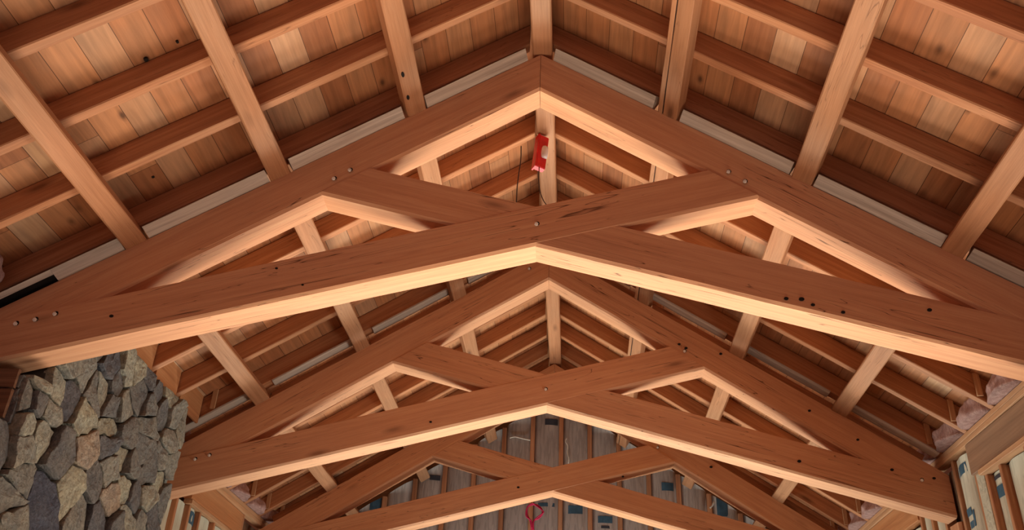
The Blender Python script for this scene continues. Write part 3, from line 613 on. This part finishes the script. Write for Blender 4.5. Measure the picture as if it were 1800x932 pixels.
def chimney():
    root = empty('stone_chimney', (-3.3, 6.0, FLOOR)); tag(root, 'tall grey fieldstone chimney standing at the left wall behind the nearest truss', 'chimney')
    # mortared core
    core = []
    def blk(lo, hi): core.append((lo, hi))
    blk((-3.52, 5.135, FLOOR), (XS-0.02, 7.19, 2.70)); blk((-3.55, 4.93, FLOOR), (XS-0.02, 5.135, 2.05)); blk((-3.55, 4.2, FLOOR), (XS-0.02, 4.93, 1.70))
    V = []; F = []
    for lo, hi in core:
        b = len(V); V += [(x, y, min(z, roof(x, 0.12)) if z > 0 else z) for z in (lo[2], hi[2]) for y in (lo[1], hi[1]) for x in (lo[0], hi[0])]
        F += [tuple(b+i for i in f) for f in ((0, 1, 3, 2), (4, 6, 7, 5), (0, 4, 5, 1), (2, 3, 7, 6), (0, 2, 6, 4), (1, 5, 7, 3))]
    mesh_obj('masonry_core', V, F, [M['mortar']], root)
    bm = bmesh.new(); tl = bm.verts.layers.float.new('tone')
    def stone(poly, to3, tone, seed, out0, gap=0.006):
        cx = sum(p[0] for p in poly)/len(poly); cy = sum(p[1] for p in poly)/len(poly)
        rad = max(math.hypot(p[0]-cx, p[1]-cy) for p in poly)
        R = []                                       # resampled, roughened outline
        for i in range(len(poly)):
            p, q = poly[i], poly[(i+1) % len(poly)]; L = math.hypot(q[0]-p[0], q[1]-p[1]); n = max(1, int(L/0.045))
            for k in range(n):
                f = k/n; x = p[0]+(q[0]-p[0])*f; y = p[1]+(q[1]-p[1])*f
                if k == 0:                           # knock the corner off a little
                    x += (cx-x)*0.03; y += (cy-y)*0.03
                j = min(0.030, 0.17*rad); x += noise.noise(Vector((x*11, y*11, seed)))*j; y += noise.noise(Vector((x*11, y*11, seed+9)))*j
                R.append((x, y))
        size = math.sqrt(max(1e-4, sum((R[i][0]*R[(i+1) % len(R)][1]-R[(i+1) % len(R)][0]*R[i][1]) for i in range(len(R)))/2 if True else 0).real) if False else max(math.hypot(p[0]-cx, p[1]-cy) for p in R)
        tx, ty = (rs.random()-.5)*0.26, (rs.random()-.5)*0.26
        rings = []
        for ins, o_ in ((gap+0.007, -0.035), (gap+0.005, out0*0.7), (gap+0.007, out0*0.95), (gap+0.015, out0), (0.36*size, out0+0.003), (0.68*size, out0+0.004)):
            f = max(0.05, 1-ins/size); r = []
            for x, y in R:
                X, Y_ = cx+(x-cx)*f, cy+(y-cy)*f
                o2 = o_+(tx*(X-cx)+ty*(Y_-cy) if o_ > 0 else 0)
                if o_ > out0*0.8: o2 += 0.014*noise.noise(Vector((X*9, Y_*9, seed*2)))+0.006*noise.noise(Vector((X*27, Y_*27, seed)))
                v = bm.verts.new(to3(X, Y_, max(o2, -0.035))); v[tl] = tone; r.append(v)
            rings.append(r)
        c = bm.verts.new(to3(cx, cy, out0+0.01)); c[tl] = tone
        n = len(R)
        for a, b in zip(rings, rings[1:]):
            for k in range(n): bm.faces.new((a[k], a[(k+1) % n], b[(k+1) % n], b[k]))
        for k in range(n): bm.faces.new((rings[-1][k], rings[-1][(k+1) % n], c))
    def inside(lo, hi, poly):
        for a, b, c_ in ((1, 0, hi[0]), (-1, 0, -lo[0]), (0, 1, hi[1]), (0, -1, -lo[1])):
            poly = clip(poly, a, b, c_)
            if len(poly) < 3: return []
        return poly
    for i, s in enumerate(SEEDS):
        poly = [(s[0]-.6, s[1]-.6), (s[0]+.6, s[1]-.6), (s[0]+.6, s[1]+.6), (s[0]-.6, s[1]+.6)]
        for j, q in enumerate(SEEDS):
            if i == j: continue
            dx, dy = q[0]-s[0], q[1]-s[1]
            if dx*dx+dy*dy > 1.6: continue
            mx, my = (s[0]+q[0])/2, (s[1]+q[1])/2; poly = clip(poly, dx, dy, dx*mx+dy*my)
            if len(poly) < 3: break
        if len(poly) < 3: continue
        y0 = 5.14 if s[1] > 2.12 else (4.92 if s[1] > 1.74 else 4.2)
        top = 2.72 if s[0] > 5.14 else (2.07 if s[1] > 1.74 else 1.72)
        poly = inside((y0, FLOOR), (7.20, top), poly)
        if len(poly) < 3: continue
        ar = abs(sum(poly[k][0]*poly[(k+1) % len(poly)][1]-poly[(k+1) % len(poly)][0]*poly[k][1] for k in range(len(poly)))/2)
        if ar < 0.0012: continue
        tone = TONE.get(i, rs.uniform(0.15, 0.75))
        stone(poly, lambda y, z, o: (XS+o, y, z), tone, i*1.37, 0.012+0.045*rs.random()+min(0.02, ar*0.3))
    # the two narrow ends
    for (lo, hi, yy, sg) in (((-3.5, FLOOR), (XS, 1.72), 4.2, -1), ((-3.5, 1.72), (XS, 2.05), 4.93, -1), ((-3.5, FLOOR), (XS, 2.5), 7.19, 1)):
        x = lo[0]; z = lo[1]; r = 0
        while z < hi[1]-0.05:
            h = min(hi[1]-z, rs.uniform(0.16, 0.26)); x = lo[0]
            while x < hi[0]-0.04:
                w = min(hi[0]-x, rs.uniform(0.16, 0.3))
                if hi[0]-(x+w) < 0.06: w = hi[0]-x
                stone([(x, z), (x+w, z), (x+w, z+h), (x, z+h)], lambda a, b, o, yy=yy, sg=sg: (a, yy+sg*o*0.7, b), rs.uniform(.1, .8), x*31+z*17, 0.03)
                x += w
            z += h
    bmesh.ops.recalc_face_normals(bm, faces=bm.faces)
    bm.faces.ensure_lookup_table()
    me = bpy.data.meshes.new('stone_facing'); bm.to_mesh(me); bm.free(); me.materials.append(M['stone'])
    o = bpy.data.objects.new('stone_facing', me); COL.objects.link(o); o.parent = root; o.matrix_local = Matrix.Translation(-root.location)
chimney()
# boards at the near end of the chimney head
tag(box('wall_board', (-3.55, 4.885, 1.955), (-3.11, 4.912, 2.075), M['panel']), 'upper dark brown board at the near edge of the stone chimney, under the nearest truss', 'board')
tag(box('wall_board', (-3.55, 4.880, 1.765), (-3.11, 4.908, 1.945), M['panel']), 'lower dark brown board at the near edge of the stone chimney', 'board')
# filler boards closing the rafter bays above the chimney
lr = [(y, w) for y, w in RY if 5.0 < y < 7.2]
for k in range(len(lr)):
    ya, wa = lr[k]; yb = RY[[r[0] for r in RY].index(ya)+1][0]
    for_end = min(yb-0.004, 7.6)
    o = box('filler_board', (-3.12, ya+wa+0.012, 2.725), (-3.095, for_end-0.01, roof(3.10, 0.335)), M['ply'])
    tag(o, f'orange filler board above the chimney, at the rafter {where(yb)}'.replace(' one ', ' '), 'board', 'filler boards above the chimney')
cleat(7.592, -1, 'cream upright cleat left of the lowest left purlin above the chimney', 3.02)

# ================================================================== small things
# red alarm hung from the ridge
A = Vector((-0.02, 5.83, 4.645)); t = empty('fire_alarm', (A.x, A.y, A.z-0.37)); tag(t, 'red fire alarm box with clear strobe hanging from the ridge beam', 'alarm')
def lbox(name, c, half, rot, mat, parent, bev=0.004):
    bm = bmesh.new(); bmesh.ops.create_cube(bm, size=2.0)
    for v in bm.verts: v.co = Vector((v.co.x*half[0], v.co.y*half[1], v.co.z*half[2]))
    bmesh.ops.bevel(bm, geom=list(bm.edges), offset=bev, segments=2, affect='EDGES')
    me = bpy.data.meshes.new(name); bm.to_mesh(me); bm.free(); me.materials.append(mat)
    o = bpy.data.objects.new(name, me); COL.objects.link(o)
    mw = Matrix.Translation(Vector(c)) @ rot
    if parent: o.parent = parent; o.matrix_local = Matrix.Translation(-parent.location) @ mw
    else: o.matrix_world = mw
    return o
RR = Matrix.Rotation(math.radians(28), 4, 'Z') @ Matrix.Rotation(math.radians(5), 4, 'Y')
cc = Vector((-0.005, 5.83, 4.455)); ux = (RR @ Vector((1, 0, 0))); uy = (RR @ Vector((0, 1, 0))); uz = (RR @ Vector((0, 0, 1)))
lbox('housing', cc, (0.042, 0.028, 0.165), RR, M['red'], t, 0.005)
lbox('side_flange', cc-ux*0.046+uy*0.004, (0.007, 0.034, 0.170), RR, M['red'], t, 0.002)
# ribbed strobe lens
V = []; F = []; n = 14; c2 = cc+ux*0.016-uy*0.027+uz*0.0
for j, (zz, rr) in enumerate([(-.062, .5), (-.055, .85), (-.03, 1), (0.0, 1.02), (.03, 1), (.05, .85), (.060, .5)]):
    for k in range(n):
        q = math.pi*2*k/n; ribs = 1+0.06*math.cos(q*7)
        V.append(c2+ux*(0.030*rr*math.cos(q)*ribs)+uz*zz+uy*(-0.030*rr*math.sin(q)*ribs if math.sin(q) > 0 else -0.006*math.sin(q)))
m_ = 7
for j in range(m_-1):
    for k in range(n): F.append((j*n+k, j*n+(k+1) % n, (j+1)*n+(k+1) % n, (j+1)*n+k))
F.append(tuple(range(n))[::-1]); F.append(tuple((m_-1)*n+k for k in range(n)))
tag(mesh_obj('strobe_lens', V, F, [M['lens']], t, True), 'clear ribbed strobe lens')
tube('hanger_wire', [A+Vector((-0.03, 0, 0.0)), A+Vector((-0.012, -0.004, -0.025)), cc+uz*0.165+ux*0.0], 0.003, M['cable'], t)
def P3(y, px, py): return pix_on(y, px, py)
tag(tube('cable', spline([P3(5.80, 948, 290), P3(5.80, 947, 315), P3(5.77, 949, 335), P3(5.72, 955, 352), P3(5.70, 962, 362)]), 0.004, M['cable']), 'thin cable curling down below the red fire alarm', 'cable')
tag(tube('wire', spline([P3(5.905, 916, 257), P3(5.90, 915.5, 280), P3(5.90, 912, 305), P3(5.90, 909, 330), P3(5.90, 908, 352), P3(5.9, 907, 365)]), 0.0045, M['cable']), 'thin dark wire hanging from a rafter left of the red fire alarm', 'wire')
# pink cord loop on the far wall
yy = YG-0.16; Q = [P3(yy, *q) for q in ((935, 932), (932, 916), (927, 905), (927, 893), (934, 888), (944, 888), (952, 895), (953, 904), (946, 912), (938, 916), (936, 932))]
t = empty('pink_cord', tuple(P3(yy, 936, 940))); tag(t, 'tangled bright pink cord looped on a stud of the far gable wall', 'cord')
tube('cord_loop', spline(Q), 0.010, M['pcord'], t)
tube('cord_loop', spline([q+Vector((0.018*math.sin(i*2.1), -0.012, 0.02*math.cos(i*1.7))) for i, q in enumerate(Q)]), 0.008, M['pcord'], t)
tube('cord_tail', [P3(yy, 935, 930), P3(yy, 936, 950), P3(yy+0.02, 938, 985)], 0.009, M['pcord'], t)
tube('cord_tie', [P3(yy, 934, 888), P3(YG-0.02, 934, 884)], 0.006, M['pcord'], t)
# torn scraps of facing paper
def scrap(pts, y, label, r=0.011):
    o = tube('paper_scrap', spline([P3(y+0.01*math.sin(i*3), *p) for i, p in enumerate(pts)], 4), r, M['white'], None, 5)
    return tag(o, label, 'scrap')
scrap([(896, 770), (905, 768), (914, 770), (922, 772), (932, 774)], YG-0.02, 'torn white strip across a batt left of the ridge line, far gable wall', 0.010)
scrap([(996, 771), (994, 776), (998, 784), (997, 795), (1000, 806), (999, 815)], YG-0.02, 'crumpled white strip beside a stud right of the ridge line, far gable wall', 0.008)
scrap([(1248, 893), (1252, 889), (1254, 885), (1255, 882)], YG-0.02, 'small pale scrap low on the far gable wall seen through the right opening', 0.012)
scrap([(425, 925), (428, 920), (430, 917)], 11.4, 'pale yellow tube end above the left wall in the far corner', 0.018)
scrap([(427, 926), (436, 929), (447, 929), (459, 929)], 11.4, 'pale yellow pipe lying along the far left corner', 0.018)
scrap([(482, 898), (480, 900), (478, 905)], 11.0, 'small white scrap near the far end of the left roof slope', 0.012)
# pink striped end of insulation by the left edge
o = fluff(4.50, 4.80, -1, 'pink fibre insulation at the left edge of the view, above the nearest truss', 'fibre insulation at the left edge', x0=3.30)
# far knots and nail holes in the boarding
for px, py, r, sg in ((257, 105, .013, -1), (312, 74, .008, -1), (269, 311, .010, -1), (1670, 54, .012, 1)):
    d = FW + RT*((px-900)/1572.48) - UP*((py-466)/1572.48); C0 = Vector((0.1597, 0, 0)); n = Vector((sg*ST, 0, 1)); k0 = roof(0, 0.352)+ST*0
    p = C0+d*((k0-n.dot(C0))/n.dot(d)); nn = n.normalized(); X = Vector((0, 1, 0)); Y_ = nn.cross(X)
    V = [p-nn*0.004+X*r*math.cos(k*math.pi/6)+Y_*r*math.sin(k*math.pi/6) for k in range(12)]; V += [v+nn*0.02 for v in V]
    o = mesh_obj('knot_hole', V, [tuple(range(12))]+[(k, (k+1) % 12, 12+(k+1) % 12, 12+k) for k in range(12)], [M['dark']])
    dk = bpy.data.objects['ceiling_left' if sg < 0 else 'ceiling_right']; o.parent = dk; o.matrix_parent_inverse = dk.matrix_basis.inverted()
# curled grey tarp and round board stuck by the header beyond the second truss
bpy.context.view_layer.update()
